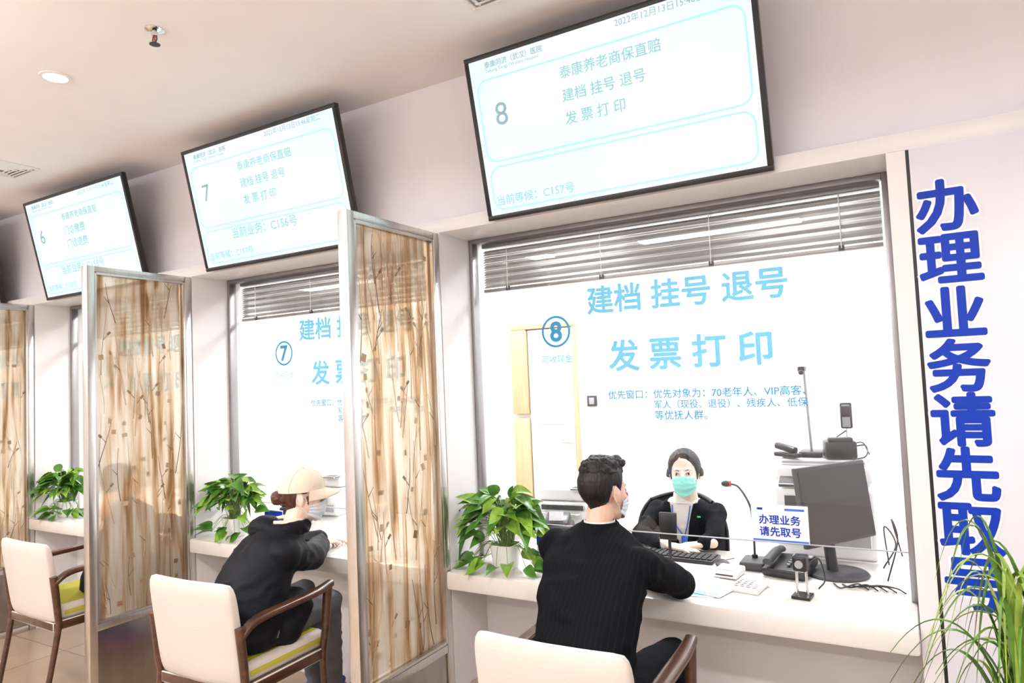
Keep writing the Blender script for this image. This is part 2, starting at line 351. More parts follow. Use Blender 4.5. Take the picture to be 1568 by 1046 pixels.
# ------------------------------------------------------------ monitors
def monitor(x0,num,lines,bottom,extra=None):
    E=empty('wall_mounted_monitor',(x0,2.5,2.305)); W,H=1.174,.677
    up=V((0,-.15,.66)).normalized(); right=V((1,0,0)); nn=right.cross(up)
    Mx=Matrix.Identity(4)
    for i in range(3): Mx[i][0]=right[i];Mx[i][1]=up[i];Mx[i][2]=nn[i]
    def bx(mb,u0,u1,v0,v1,w0,w1,m,bev=0): mb.bb(u0,u1,v0,v1,w0,w1,m,bev)
    mb=MB('housing')
    b=.02
    bx(mb,0,W,0,b,-.03,0,m_black,.003); bx(mb,0,W,H-b,H,-.03,0,m_black,.003)
    bx(mb,0,b,b,H-b,-.03,0,m_black,.003); bx(mb,W-b,W,b,H-b,-.03,0,m_black,.003)
    bx(mb,b,W-b,b,H-b,-.03,-.008,m_black); bx(mb,.2,W-.2,.16,H-.12,-.06,-.03,m_dkgrey,.008)
    bx(mb,W*.36,W*.47,.22,.5,-.12,-.06,m_dkgrey,.004); bx(mb,W*.53,W*.64,.22,.5,-.12,-.06,m_dkgrey,.004)
    bx(mb,W/2-.02,W/2+.03,-.001,.004,-.02,-.004,m_dkgrey)
    me=mb.mesh(); me.transform(Mx); obj('housing',me,E)
    mb=MB('wall_bracket'); mb.bb(W*.36,W*.64,.085,.128,.28,.5,m_dkgrey,.004); mb.done(E)
    mb=MB('screen'); bx(mb,b,W-b,b,H-b,-.008,-.004,m_screen); me=mb.mesh(); me.transform(Mx); obj('screen',me,E)
    def at(u,v): return Mx@Matrix.Translation((u*W,(1-v)*H,-.003))
    text('hospital_name','泰康同济（武汉）医院',m_scr_g,at(.08,.07),width=.27,align='L',parent=E,bold=.01)
    text('hospital_name_small','Taikang Tongji (Wuhan) Hospital',m_scr_g,at(.08,.108),width=.25,align='L',parent=E)
    text('date','2022年12月13日15:46星期二',m_scr_g,at(.57,.06),width=.40,align='L',parent=E)
    mb=MB('frame_lines')
    fn=lambda cx,cy:(lambda a,c:(cx+a,cy+c,-.0032))
    ringshape(mb,fn(W/2,H*.60),W*.93,H*.50,.05,.006,m_scr_l); ringshape(mb,fn(W/2,H*.19),W*.93,H*.27,.05,.006,m_scr_l)
    me=mb.mesh(recalc=False); me.transform(Mx); obj('frame_lines',me,E)
    text('window_number',num,m_scr_g,at(.12,.37),size=.13,parent=E)
    for i,(t,w) in enumerate(lines): text('service_line',t,m_scr_t,at(.36,.235+.13*i),width=w,align='L',parent=E,bold=.006)
    text('queue_line',bottom,m_scr_t,at(.05,.885),width=.36,align='L',parent=E,bold=.01)
    if extra: text('serving_line',extra,m_scr_t,at(.24,.73),width=.50,align='L',parent=E,bold=.01)
A=[('泰康养老商保直赔',.41),('建档 挂号 退号',.34),('发 票 打 印',.25)]
monitor(-1.535,'8',A,'当前等候：C157号')
monitor(-3.45,'7',A,'当前等候：C157号','当前业务：C156号')
monitor(-5.20,'6',[('泰康养老商保直赔',.41),('门诊缴费',.24),('门诊退费',.24)],'当前等候：C158号','当前业务：C158号')
monitor(-7.0,'5',A,'当前等候：C159号')
# ------------------------------------------------------------ vertical sign
E=empty('vertical_wall_sign')
for i,ch in enumerate('办理业务请先取号'):
    z=2.106-.168*i
    text('halo_%d'%(i+1),ch,m_halo,onwall(.135,WY-.0075,z),size=.172,bold=.068,parent=E)
    text('character_%d'%(i+1),ch,m_blue,onwall(.135,WY-.0095,z),size=.172,bold=.031,parent=E)
# ------------------------------------------------------------ ceiling fittings
mb=MB('recessed_downlight'); c=V((-3.2,1.58,CE)); mb.lathe([(.062,0),(.062,-.006),(.048,-.008),(.045,-.002)],c,m_white); mb.cyl(c+V((0,0,-.003)),c+V((0,0,-.0045)),.045,m_lamp); mb.done()
mb=MB('fire_sprinkler'); c=V((-2.475,1.585,CE))
mb.lathe([(.036,0),(.036,-.004),(.022,-.012),(.012,-.014),(.011,-.028),(.008,-.03)],c,m_chrome)
mb.tube([c+V((.010,0,-.028)),c+V((.014,0,-.042)),c+V((.003,0,-.058))],.0025,m_dkgrey); mb.tube([c+V((-.010,0,-.028)),c+V((-.014,0,-.042)),c+V((-.003,0,-.058))],.0025,m_dkgrey)
mb.cyl(c+V((0,0,-.03)),c+V((0,0,-.055)),.003,m_red); mb.lathe([(.005,-.056),(.02,-.06),(.02,-.062),(.003,-.063)],c,m_dkgrey,20); mb.done()
def vent(x,y):
    mb=MB('ceiling_air_diffuser')
    for i in range(5):
        s=.30-i*.058; z=CE-.004-.003*i
        for sx,sy,w,h in((0,1,s,.016),(0,-1,s,.016),(1,0,.016,s),(-1,0,.016,s)):
            mb.box((x+sx*s/2,y+sy*s/2,z),(w+.016 if sy else w,h+.016 if sx else h,.006),m_white,rot=Euler((.5*sy,-.5*sx,0)))
    mb.box((x,y,CE-.002),(.30,.30,.003),m_grey); mb.done()
vent(-4.75,2.02); vent(-1.2,2.02)
def panel_lamp(x,y,w,h,power,col,name='ceiling_panel_light',mat=None,hang=0,upw=0):
    E=empty(name,(x,y,CE))
    mb=MB('housing'); mb.bb(-w/2-.02,w/2+.02,-h/2-.02,h/2+.02,-.03-hang,-.001-hang,m_white,.004)
    if hang:
        for s in(-1,1): mb.cyl((s*w*.4,0,-hang),(s*w*.4,0,-.001),.003,m_chrome,seg=8)
    mb.done(E)
    mb=MB('diffuser'); mb.bb(-w/2,w/2,-h/2,h/2,-.034-hang,-.031-hang,mat or m_lamp); mb.done(E)
    def lamp(z,pw,flip):
        l=bpy.data.lights.new('lamp','AREA'); l.shape='RECTANGLE'; l.size=w; l.size_y=h; l.energy=pw; l.color=col
        o=bpy.data.objects.new('lamp',l); C.objects.link(o); o.location=(0,0,z); o.rotation_euler=(math.pi if flip else 0,0,0); o.parent=E
    lamp(-.04-hang,power,False)
    if upw: lamp(-hang+.004,upw,True)  # added upward lamp, fill for the ceiling
for x in (-7.2,-5.2,-3.2,-1.2,.9):
    panel_lamp(x,.35,1.2,.14,22,(1,.965,.95),'linear_light_added_uplight',hang=.35,upw=19); panel_lamp(x,-1.6,1.2,.14,22,(1,.965,.95),'linear_light_added_uplight',hang=.35,upw=19)  # unseen lights, hung low with uplight added to brighten ceiling and upper wall
for x in (-7.4,-5.5,-3.7,-1.9,-.5,1.2):
    panel_lamp(x,4.1,.6,.6,45,(.98,.99,1),mat=m_lampst)
# ------------------------------------------------------------ chair
def chair_mesh():
    mb=MB('armchair')
    n=44; rs=[]; W=.25;T=.028; z0,z1=.45,.87; h=(z1-z0)/2
    for j in range(17):
        t=-1+2*j/16; t=math.copysign(1-(1-abs(t))**1.6,t)
        ins=.045*(1-(1-abs(t)**7)**(1/3)) if abs(t)<1 else .045
        insT=min(ins*.6,T*.93)
        z=(z0+z1)/2+h*t; yb=-.205-.06*(z-z0)/(z1-z0)
        ring=[]
        for k in range(n):
            a=2*math.pi*k/n; ca,sa=math.cos(a),math.sin(a)
            x=math.copysign(abs(ca)**(.28),ca)*(W-ins); y=math.copysign(abs(sa)**.5,sa)*(T-insT)
            ring.append((x,yb+y-.02*(1-(x/W)**2),z))
        rs.append(ring)
    mb.rings(rs,m_leather)
    mb.box((0,.015,.498),(.48,.45,.08),m_fabric,.028,seg=4)
    mb.box((0,.01,.448),(.485,.455,.03),m_wood,.006)
    for s in (-1,1):
        x=s*.262
        P_=catmull([(x,-.245,.66),(x,-.17,.705),(x,0,.715),(x,.16,.72),(x,.255,.735)],5)
        rs=[]
        for i,p in enumerate(P_):
            w=.02+.006*math.sin(math.pi*i/(len(P_)-1)); t=.014
            rs.append([p+V((w*math.copysign(abs(math.cos(a))**.5,math.cos(a)),0,t*math.copysign(abs(math.sin(a))**.5,math.sin(a)))) for a in [2*math.pi*k/16 for k in range(16)]])
        mb.rings(rs,m_wood)
        mb.tube([(x,.235,.725),(x,.215,.55),(x*.98,.20,.40),(x*.96,.235,0)],[.021,.013],m_wood,12,smooth=4)
        mb.tube([(x,-.245,.70),(x,-.225,.5),(x*.98,-.225,.40),(x*.97,-.30,0)],[.019,.013],m_wood,12,smooth=4)
        mb.box((s*.252,0,.445),(.022,.43,.05),m_wood,.005)
    mb.box((0,.225,.435),(.47,.02,.045),m_wood,.004); mb.box((0,-.225,.435),(.47,.02,.045),m_wood,.004)
    return mb.mesh()
cm=chair_mesh()
obj('armchair',cm,None,(-.94,2.02,0)); obj('armchair',cm,None,(-2.57,2.02,0),.03); obj('armchair',cm,None,(-4.13,2.14,0),-.03)
# ------------------------------------------------------------ organic surfaces
def ell_pts(bm,c,r,rot=None,u=24,v=14):
    R=rot.to_matrix().to_4x4() if rot else Matrix()
    bmesh.ops.create_uvsphere(bm,u_segments=u,v_segments=v,radius=1,matrix=Matrix.Translation(c)@R@Matrix.Diagonal((*r,1)))
def ringsbm(bm,rs):
    RV=[[bm.verts.new(p) for p in r] for r in rs]; n=len(RV[0])
    for a,b in zip(RV,RV[1:]):
        for k in range(n): bm.faces.new((a[k],a[(k+1)%n],b[(k+1)%n],b[k]))
    bm.faces.new(RV[0][::-1]); bm.faces.new(RV[-1])
def cap_pts(bm,p0,p1,r0,r1,seg=16):
    p0=V(p0);p1=V(p1);d=(p1-p0); t=d.normalized(); a=t.orthogonal().normalized(); b=t.cross(a); rs=[]
    st=[(p0+t*r0*math.sin(x),r0*math.cos(x)) for x in (-1.45,-1.05,-.6,-.25)]+[(p0,r0),(p0.lerp(p1,.5),(r0+r1)/2),(p1,r1)]+[(p1+t*r1*math.sin(x),r1*math.cos(x)) for x in (.25,.6,1.05,1.45)]
    for c,r in st: rs.append([c+(a*math.cos(2*math.pi*k/seg)+b*math.sin(2*math.pi*k/seg))*r for k in range(seg)])
    ringsbm(bm,rs)
def pdist(pr,p):
    k=pr[0]
    if k=='e':
        c,r=V(pr[1]),pr[2]; q=p-c; return (math.sqrt((q.x/r[0])**2+(q.y/r[1])**2+(q.z/r[2])**2)-1)*min(r)
    def seg(a,b,ra,rb):
        d=b-a; t=max(0,min(1,(p-a).dot(d)/max(d.length_squared,1e-9))); return (p-a-d*t).length-(ra+(rb-ra)*t)
    if k=='c': return seg(V(pr[1]),V(pr[2]),pr[3],pr[4])
    return min(seg(V(a[0]),V(b[0]),(a[1]+a[2])/2,(b[1]+b[2])/2) for a,b in zip(pr[1],pr[1][1:]))
def organic(name,prims,voxel,mats,smooth=4,disp=None,over=None):
    bm=bmesh.new()
    for pr in prims:
        if pr[0]=='e': ell_pts(bm,pr[1],pr[2],pr[3] if len(pr)>3 and isinstance(pr[3],Euler) else None)
        elif pr[0]=='c': cap_pts(bm,*pr[1:5])
        else:
            rs=[]
            for c,rx,ry,yaw in pr[1]:
                cs,sn=math.cos(yaw),math.sin(yaw); ring=[]
                for k in range(28):
                    a=2*math.pi*k/28; x=rx*math.copysign(abs(math.cos(a))**.85,math.cos(a)); y=ry*math.copysign(abs(math.sin(a))**.85,math.sin(a))
                    ring.append(V(c)+V((x*cs-y*sn,x*sn+y*cs,0)))
                rs.append(ring)
            ringsbm(bm,rs)
    bmesh.ops.recalc_face_normals(bm,faces=bm.faces[:])
    me=bpy.data.meshes.new(name); bm.to_mesh(me); bm.free()
    ob=bpy.data.objects.new('tmp',me); C.objects.link(ob)
    r=ob.modifiers.new('r','REMESH'); r.mode='VOXEL'; r.voxel_size=voxel
    if smooth: s=ob.modifiers.new('s','SMOOTH'); s.factor=.5; s.iterations=smooth
    dg=bpy.context.evaluated_depsgraph_get(); me2=bpy.data.meshes.new_from_object(ob.evaluated_get(dg)); bpy.data.objects.remove(ob)
    me2.name=name
    if disp:
        ns=[v.normal.copy() for v in me2.vertices]
        for v,n in zip(me2.vertices,ns): v.co+=n*disp(v.co)
    me2.materials.clear()
    for m in mats: me2.materials.append(m)
    if len(mats)>1:
        for p in me2.polygons:
            c=p.center; best=min(prims,key=lambda q:pdist(q,c)); i=best[-1] if isinstance(best[-1],int) else 0
            if over: 
                o=over(c,p.normal)
                if o is not None: i=o
            p.material_index=i
    me2.shade_smooth(); return me2
def wr(sc,amp,st=(1,1,1)): return lambda p: amp*(noise.noise(V((p.x*sc*st[0],p.y*sc*st[1],p.z*sc*st[2])))+.5*noise.noise(V((p.x*sc*2.1+5,p.y*sc*2.1,p.z*sc*2.1))))
def folds(sc,amp):
    def f(p):
        n=noise.noise(V((p.x*sc,p.y*sc,p.z*sc*1.7))); m=noise.noise(V((p.x*sc*.6+9,p.y*sc*.6,p.z*sc)))
        return amp*(1-abs(n)*3.2)*(.4+.8*m)
    return f
def interp(T,x):
    for (a,va),(b,vb) in zip(T,T[1:]):
        if x<=b: return va+(vb-va)*max(0,(x-a))/(b-a)
    return T[-1][1]
LINE_F=[(0,.080),(30,.072),(50,.052),(68,.022),(80,.020),(104,.026),(112,-.045),(180,-.068)]
LINE_C=[(0,.080),(16,.074),(32,.056),(46,.030),(58,.002),(70,-.024),(88,-.034),(104,-.040),(112,-.055),(180,-.070)]
LINE_M=[(0,.080),(35,.076),(55,.055),(66,.020),(76,-.012),(82,.010),(88,.026),(104,.026),(112,-.040),(180,-.062)]
# ---- head (local: face +Y)
def build_head(par,pos,yaw,pitch,roll,skin,hair_prims,hairm,maskm,scale=1.0,hair_disp=None,female=False,extra=None,line=None,thick=.010,part=None,earz=.026):
    Mx=Matrix.Translation(pos)@Matrix.Rotation(yaw,4,'Z')@Matrix.Rotation(pitch,4,'X')@Matrix.Rotation(roll,4,'Y')@Matrix.Scale(scale,4)
    jw=.046 if female else .054
    pr=[('e',(0,-.014,.03),(.074,.093,.088)),('e',(0,.028,-.015),(.063,.062,.085)),('e',(0,.033,-.068),(jw,.048,.042)),('e',(0,.066,-.099),(.02,.018,.016)),
        ('c',(0,.086,.008),(0,.103,-.032),.007,.0115),('e',(.011,.094,-.036),(.008,.009,.007)),('e',(-.011,.094,-.036),(.008,.009,.007)),
        ('e',(0,.084,-.060),(.021,.010,.006)),('e',(0,.082,-.070),(.019,.010,.007)),
        ('e',(.035,.062,-.033),(.024,.024,.024)),('e',(-.035,.062,-.033),(.024,.024,.024)),('e',(0,.068,.022),(.05,.017,.011)),
        ('c',(0,-.018,-.06),(0,-.04,-.17),.050,.056)]
    for s in(-1,1):
        pr+=[('e',(s*.076,-.008,-.008),(.008,.016,.029),Euler((.15,0,s*-.3))),('c',(s*.079,-.02,.014),(s*.082,-.018,-.005),.0045,.0045),('c',(s*.073,.0,-.033),(s*.074,-.004,-.03),.0065,.007)]
    me=organic('head',pr,.0042,[skin],smooth=3)
    if line:   # hair shell grown from the scalp, rising smoothly out of the skin at the hairline
        hs=me.copy(); hs.name='hair_shell'; hs.materials.clear(); hs.materials.append(hairm)
        ns=[v.normal.copy() for v in hs.vertices]
        for v,n in zip(hs.vertices,ns):
            p=v.co; a=math.degrees(math.atan2(abs(p.x),p.y+.01)); d=p.z-interp(line,a)
            if p.z>.088 and d>0: d=max(d,.01)
            o=max(-.006,min(thick,d*.55))
            if abs(p.x)>.074 and p.z<earz: o=-.010
            if d>0:
                o+=.0012*noise.noise(V((a*.35,p.z*18,0)))+(.0006*math.sin(a*3.1+p.z*60))
                if part is not None and p.y>-.03 and p.z>.05: o-=.006*math.exp(-((p.x-part)/.0035)**2)
            v.co=p+n*o
        hs.transform(Mx); obj('hair_shell',hs,par)
    bm=bmesh.new(); bm.from_mesh(me); bvh=BVHTree.FromBMesh(bm); bm.free()
    me.transform(Mx); obj('head',me,par)
    def front(x,z,off=0):
        h=bvh.ray_cast(V((x,.3,z)),V((0,-1,0)))
        return V((x,(h[0].y if h[0] else .06)+off,z))
    mb=MB('face_features')
    for s in(-1,1):
        c=front(s*.031,.0,-.003); mb.sph(c,(.0135,.0065,.0062),m_eye); mb.sph(c+V((0,.0048,.0004)),(.0056,.0028,.0056),m_iris)
        mb.tube([front(s*.016,-.001,.001),front(s*.024,.0055,.002),front(s*.033,.0068,.002),front(s*.046,.001,.001)],.0017,hairm,6,smooth=3)
        mb.tube([front(s*.016,.017,.001),front(s*.030,.0215,.001),front(s*.048,.017,.001)],[.0020,.0010],hairm,6,smooth=3)
    mb.tube([front(-.02,-.065,.0005),front(0,-.063,.001),front(.02,-.065,.0005)],.0028,m_lip,6,smooth=3)
    me=mb.mesh(); me.transform(Mx); obj('face_features',me,par)
    mb=MB('face_mask')
    def mk(u,v):
        a=(u*2-1); phi=a*1.38
        zt=-.008-.026*abs(a)**1.5; zb=-.112+.034*abs(a)**1.5; z=zt+(zb-zt)*v
        w=.069-.012*v; yf=.103+.014*math.sin(math.pi*min(1,v*1.15))-.016*v
        d=V((math.sin(phi),math.cos(phi),0)); y0=.012
        p=V((w*math.sin(phi),y0+(yf-y0)*math.cos(phi)**.9,z))
        h=bvh.ray_cast(V((0,y0,z))+d*.3,-d)
        if h[0]:
            rh=(h[0]-V((0,y0,z))).length+.003; rp=(p-V((0,y0,z))).length
            if rh>rp: p=V((0,y0,z))+d*rh
        p+=d*.0012*math.sin(v*math.pi*7)
        return p
    mb.grid(mk,28,22,maskm); mb.grid(lambda u,v:mk(u,v)*1.0+V((0,.0015,0)),28,22,maskm)
    for s,u in((-1,0),(1,1)):
        e1=V((s*.081,-.018,.022)); e2=V((s*.081,-.026,-.012))
        mb.tube([mk(u,.03),V((s*.077,.012,-.0)),e1,e2,V((s*.077,-.008,-.036)),V((s*.07,.008,-.05)),mk(u,.97)],.0012,m_strap,6,smooth=4)
    me=mb.mesh(recalc=False); me.transform(Mx); obj('face_mask',me,par)
    if hair_prims:
        hm=organic('hair',hair_prims,.0055,[hairm],smooth=2,disp=hair_disp); hm.transform(Mx); obj('hair',hm,par)
    if extra: extra(Mx,par)
    return Mx
def hand(par,wrist,d,n,skin,side,curl=.35,scale=1.0,name='hand',fore=None):
    d=V(d).normalized(); n=V(n); n=(n-d*n.dot(d)).normalized(); b=d.cross(n)*side; w=V(wrist); k=scale; pr=[]
    pr.append(('c',w-d*.05*k if fore is None else V(fore),w,.024*k,.021*k))
    L=(.068,.076,.070,.054)
    for i in range(4):
        off=(.030-.0205*i)*k; base=w+b*off*.6; kn=w+d*(.088-.003*abs(i-1))*k+b*off
        pr.append(('c',base+d*.01,kn,.0135*k,.0105*k))
        p=kn; dd=(d+b*(.06-.05*i)).normalized(); ang=curl*.5
        for j,f in enumerate((.45,.30,.25)):
            q=(dd*math.cos(ang)+n*math.sin(ang)); e=p+q*L[i]*f*k; r=(.0088-.0009*j)*k
            pr.append(('c',p,e,r,r*.92)); p=e; ang+=curl*.7
    t0=w+d*.025*k+b*.022*k; t1=t0+(d*.6+b*.7+n*.2).normalized()*.038*k; t2=t1+(d*.85+b*.4+n*.25).normalized()*.03*k
    pr+=[('c',t0,t1,.0135*k,.0105*k),('c',t1,t2,.0102*k,.008*k)]
    me=organic(name,pr,.0032,[skin],smooth=2); obj(name,me,par)
def shoe(p,d,m1,m2,par):
    d=V(d).normalized(); p=V(p); yaw=math.atan2(-d.x,d.y); R=Euler((0,0,yaw))
    me=organic('shoe',[('e',p+d*.06+V((0,0,.045)),(.045,.13,.04),R,0),('e',p+d*-.01+V((0,0,.07)),(.042,.06,.055),R,0),('e',p+d*.05+V((0,0,.016)),(.052,.15,.018),R,1)],.006,[m1,m2],smooth=2)
    for v in me.vertices: v.co.z=max(v.co.z,.001)
    obj('shoe',me,par)
# ============================================================ man in suit
def man():
    E=empty('seated_man_in_suit'); y=-.29
    tor=[((-.965,1.99,.545),.17,.13,y),((-.965,2.0,.60),.183,.138,y),((-.965,2.03,.68),.172,.125,y),((-.97,2.08,.78),.180,.125,y),((-.985,2.16,.88),.198,.130,y),((-1.0,2.24,.965),.205,.118,y),((-1.01,2.30,1.02),.180,.094,y),((-1.012,2.33,1.055),.110,.072,y),((-1.012,2.34,1.082),.060,.056,y)]
    sR=(-.825,2.235,.966); sL=(-1.195,2.335,.976)
    pr=[('l',tor,0),('e',sR,(.068,.068,.066),0),('e',sL,(.068,.068,.066),0),
        ('c',sR,(-.775,2.50,.842),.064,.055,0),('c',(-.775,2.50,.842),(-.965,2.63,.826),.053,.036,0),
        ('c',sL,(-1.265,2.52,.845),.064,.055,0),('c',(-1.265,2.52,.845),(-1.10,2.66,.826),.053,.036,0),
        ('c',(-.88,2.0,.60),(-.80,2.44,.60),.085,.064,1),('c',(-1.06,2.0,.60),(-1.10,2.46,.60),.085,.064,1),
        ('c',(-.80,2.44,.59),(-.80,2.50,.10),.062,.048,1),('c',(-1.10,2.46,.59),(-1.09,2.50,.10),.062,.048,1)]
    me=organic('suit',pr,.0085,[m_suit,m_trod],smooth=4,disp=folds(9,.011)); obj('suit',me,E)
    mb=MB('suit_collar'); c=V((-1.012,2.335,1.072))
    mb.rings([[c+V((math.cos(a)*r,math.sin(a)*r*.95,z)) for a in [2*math.pi*k/28 for k in range(28)]] for r,z in ((.084,-.035),(.072,.008),(.064,.016),(.060,-.01))],m_suit,cap=False)
    mb.done(E)
    mb=MB('shirt_collar'); mb.rings([[c+V((math.cos(a)*r,math.sin(a)*r*.95,z)) for a in [2*math.pi*k/28 for k in range(28)]] for r,z in ((.059,-.02),(.0575,.020),(.0555,.020))],m_white,cap=False); mb.done(E)
    hp=[('e',(0,-.015,.075),(.072,.088,.060)),('e',(0,.055,.100),(.052,.036,.028))]
    hd=lambda p: .009*noise.noise(V((p.x*50,p.y*50,p.z*40)))+.005*noise.noise(V((p.x*110,p.y*110,p.z*90)))
    build_head(E,(-1.005,2.375,1.19),-.40,-.05,0,m_skin,hp,m_hair,m_maskw,.98,hd,line=LINE_M,thick=.007)
    hand(E,(-.975,2.64,.822),(-.8,.35,-.05),(0,.1,-1),m_skin,1,.3)
    hand(E,(-1.105,2.68,.822),(.8,.35,-.05),(0,.1,-1),m_skin,-1,.3)
    shoe((-.80,2.50,0),(.05,1,0),m_shoek,m_shoek,E); shoe((-1.09,2.50,0),(-.05,1,0),m_shoek,m_shoek,E)
man()
# ============================================================ woman with cap
def capw():
    E=empty('seated_woman_in_cap'); y=-.5
    tor=[((-2.53,1.98,.545),.18,.145,y),((-2.53,1.99,.60),.20,.165,y),((-2.53,2.00,.69),.195,.16,y),((-2.53,2.04,.79),.188,.155,y),((-2.525,2.09,.88),.185,.145,y),((-2.51,2.13,.945),.165,.125,y),((-2.49,2.15,.995),.115,.10,y),((-2.48,2.16,1.02),.08,.075,y)]
    sR=(-2.385,2.08,.905); sL=(-2.63,2.22,.905)
    pr=[('l',tor,0),('e',sR,(.078,.078,.075),0),('e',sL,(.075,.075,.07),0),
        ('c',sR,(-2.45,2.30,.835),.070,.062,0),('c',(-2.45,2.30,.835),(-2.62,2.52,.83),.058,.045,0),
        ('c',sL,(-2.74,2.42,.84),.070,.062,0),('c',(-2.74,2.42,.84),(-2.69,2.58,.83),.058,.045,0),
        ('c',(-2.43,2.0,.60),(-2.46,2.40,.60),.083,.066,1),('c',(-2.61,2.02,.60),(-2.66,2.44,.60),.083,.066,1),
        ('c',(-2.46,2.40,.595),(-2.61,2.58,.10),.062,.042,1),('c',(-2.66,2.44,.595),(-2.76,2.60,.10),.062,.042,1),
        ('c',(-2.40,2.08,.60),(-2.42,2.16,.66),.09,.08,0)]
    me=organic('puffer_jacket',pr,.009,[m_puffer,m_trou],smooth=5,disp=folds(10,.011)); obj('puffer_jacket',me,E)
    c=V((-2.475,2.175,1.012))
    hp=[]; fl=[]
    for i in range(13):
        a=math.radians(-195+250*i/13)+y; b=math.radians(-195+250*(i+1)/13)+y
        f=lambda a,r,z: c+V((r*math.cos(a),r*math.sin(a),z))
        hp.append(('c',f(a,.088,-.014),f(b,.088,-.014),.030,.030)); fl.append(('c',f(a,.070,.004),f(b,.070,.004),.021,.021))
    hp.append(('e',c+V((-.055,-.065,-.015)),(.085,.065,.060)))
    obj('hood',organic('hood',hp,.007,[m_puffer],smooth=4,disp=folds(18,.005)),E); obj('hood_lining',organic('hood_lining',fl,.006,[m_cream],smooth=2,disp=wr(90,.003)),E)
    hpr=[('e',(0,-.085,-.010),(.045,.04,.032)),('e',(.01,-.118,-.008),(.036,.030,.034)),('c',(.074,.02,.01),(.070,.028,-.035),.007,.003),('c',(-.074,.02,.01),(-.070,.028,-.035),.007,.003)]
    def cap(Mx,par):
        mb=MB('baseball_cap'); rs=[]
        for j in range(12):
            t=j/11*math.pi/2; r=math.cos(t); z=math.sin(t)
            rs.append([V((.089*r*math.cos(a),-.012+.108*r*math.sin(a),.028+.105*z**.9+.012*(math.sin(a)*r))) for a in [2*math.pi*k/40 for k in range(40)]])
        rs[-1]=[V((.003*math.cos(a),-.012+.003*math.sin(a),.134)) for a in [2*math.pi*k/40 for k in range(40)]]
        mb.rings(rs,m_capm); mb.sph((0,-.012,.135),(.008,.008,.005),m_capm)
        for q in range(6):
            a=q*math.pi/3+.52
            mb.tube([V((.0905*math.cos(t)*math.cos(a),-.012+.1095*math.cos(t)*math.sin(a),.028+.1065*math.sin(t)**.9+.012*math.sin(a)*math.cos(t))) for t in [x/10*1.45 for x in range(11)]],.0012,m_cream,5)
        def br(u,v):
            a=math.radians(22+136*u); base=V((.088*math.cos(a),-.012+.107*math.sin(a),.030+.012*math.sin(a)))
            ext=.078*math.sin(math.pi*u)**.6*v
            x=base.x*(1+.05*v); return V((x,base.y+ext,base.z+.004-.014*v-7*(x*x)*v*.55))
        mb.grid(br,24,8,m_capm); mb.grid(lambda u,v:br(u,v)+V((0,0,-.004)),24,8,m_capm)
        me=mb.mesh(recalc=False); me.transform(Mx); obj('baseball_cap',me,par)
        mb=MB('scrunchie'); mb.lathe([(.028,-.008),(.040,0),(.028,.008)],(0,0,0),m_red,20)
        me=mb.mesh(); me.transform(Mx@Matrix.Translation((0,-.098,-.010))@Matrix.Rotation(math.pi/2,4,'X')); obj('hair_tie',me,par)
    build_head(E,(-2.42,2.23,1.125),-.78,-.10,0,m_skinf,hpr,m_hairb,m_maskw,.95,wr(70,.003),True,cap,line=LINE_F,thick=.008)
    hand(E,(-2.635,2.545,.825),(-.3,.9,-.1),(0,.1,-1),m_skinf,1,.4,.92); hand(E,(-2.69,2.60,.825),(.2,.9,-.1),(0,.1,-1),m_skinf,-1,.4,.92)
    shoe((-2.61,2.585,0),(.12,1,0),m_shoeb,m_shoep,E); shoe((-2.76,2.60,0),(.1,1,0),m_shoeb,m_shoep,E)
capw()
# ============================================================ visitor behind far screen
def visitor():
    E=empty('seated_visitor'); y=-.15
    tor=[((-3.98,2.22,.545),.15,.13,y),((-3.97,2.23,.62),.155,.135,y),((-3.95,2.28,.76),.150,.13,y),((-3.95,2.34,.9),.155,.12,y),((-3.98,2.37,.96),.13,.09,y),((-4.05,2.37,1.00),.07,.062,y)]
    pr=[('l',tor,0),('c',(-3.83,2.35,.90),(-3.78,2.50,.84),.058,.05,0),('c',(-3.78,2.50,.84),(-3.90,2.64,.83),.048,.038,0),
        ('c',(-4.08,2.38,.90),(-4.12,2.54,.84),.058,.05,0),('c',(-4.12,2.54,.84),(-4.04,2.66,.83),.048,.038,0),
        ('c',(-3.90,2.24,.60),(-3.88,2.52,.60),.078,.064,1),('c',(-4.06,2.24,.60),(-4.08,2.52,.60),.078,.064,1),
        ('c',(-3.88,2.52,.59),(-3.88,2.57,.10),.060,.045,1),('c',(-4.08,2.52,.59),(-4.08,2.57,.10),.060,.045,1)]
    obj('dark_coat',organic('dark_coat',pr,.01,[m_blazer,m_trod],smooth=5,disp=folds(10,.006)),E)
    build_head(E,(-4.14,2.385,1.085),-.1,-.2,-.15,m_skin,[('e',(0,-.015,.075),(.072,.088,.058))],m_hair,m_maskw,.97,wr(60,.004),line=LINE_M,thick=.008)
    hand(E,(-3.91,2.66,.825),(-.5,.8,-.05),(0,.1,-1),m_skin,1,.35); hand(E,(-4.03,2.68,.825),(.2,.9,-.05),(0,.1,-1),m_skin,-1,.35)
    shoe((-3.88,2.55,0),(0,1,0),m_shoek,m_shoek,E); shoe((-4.08,2.56,0),(0,1,0),m_shoek,m_shoek,E)
visitor()
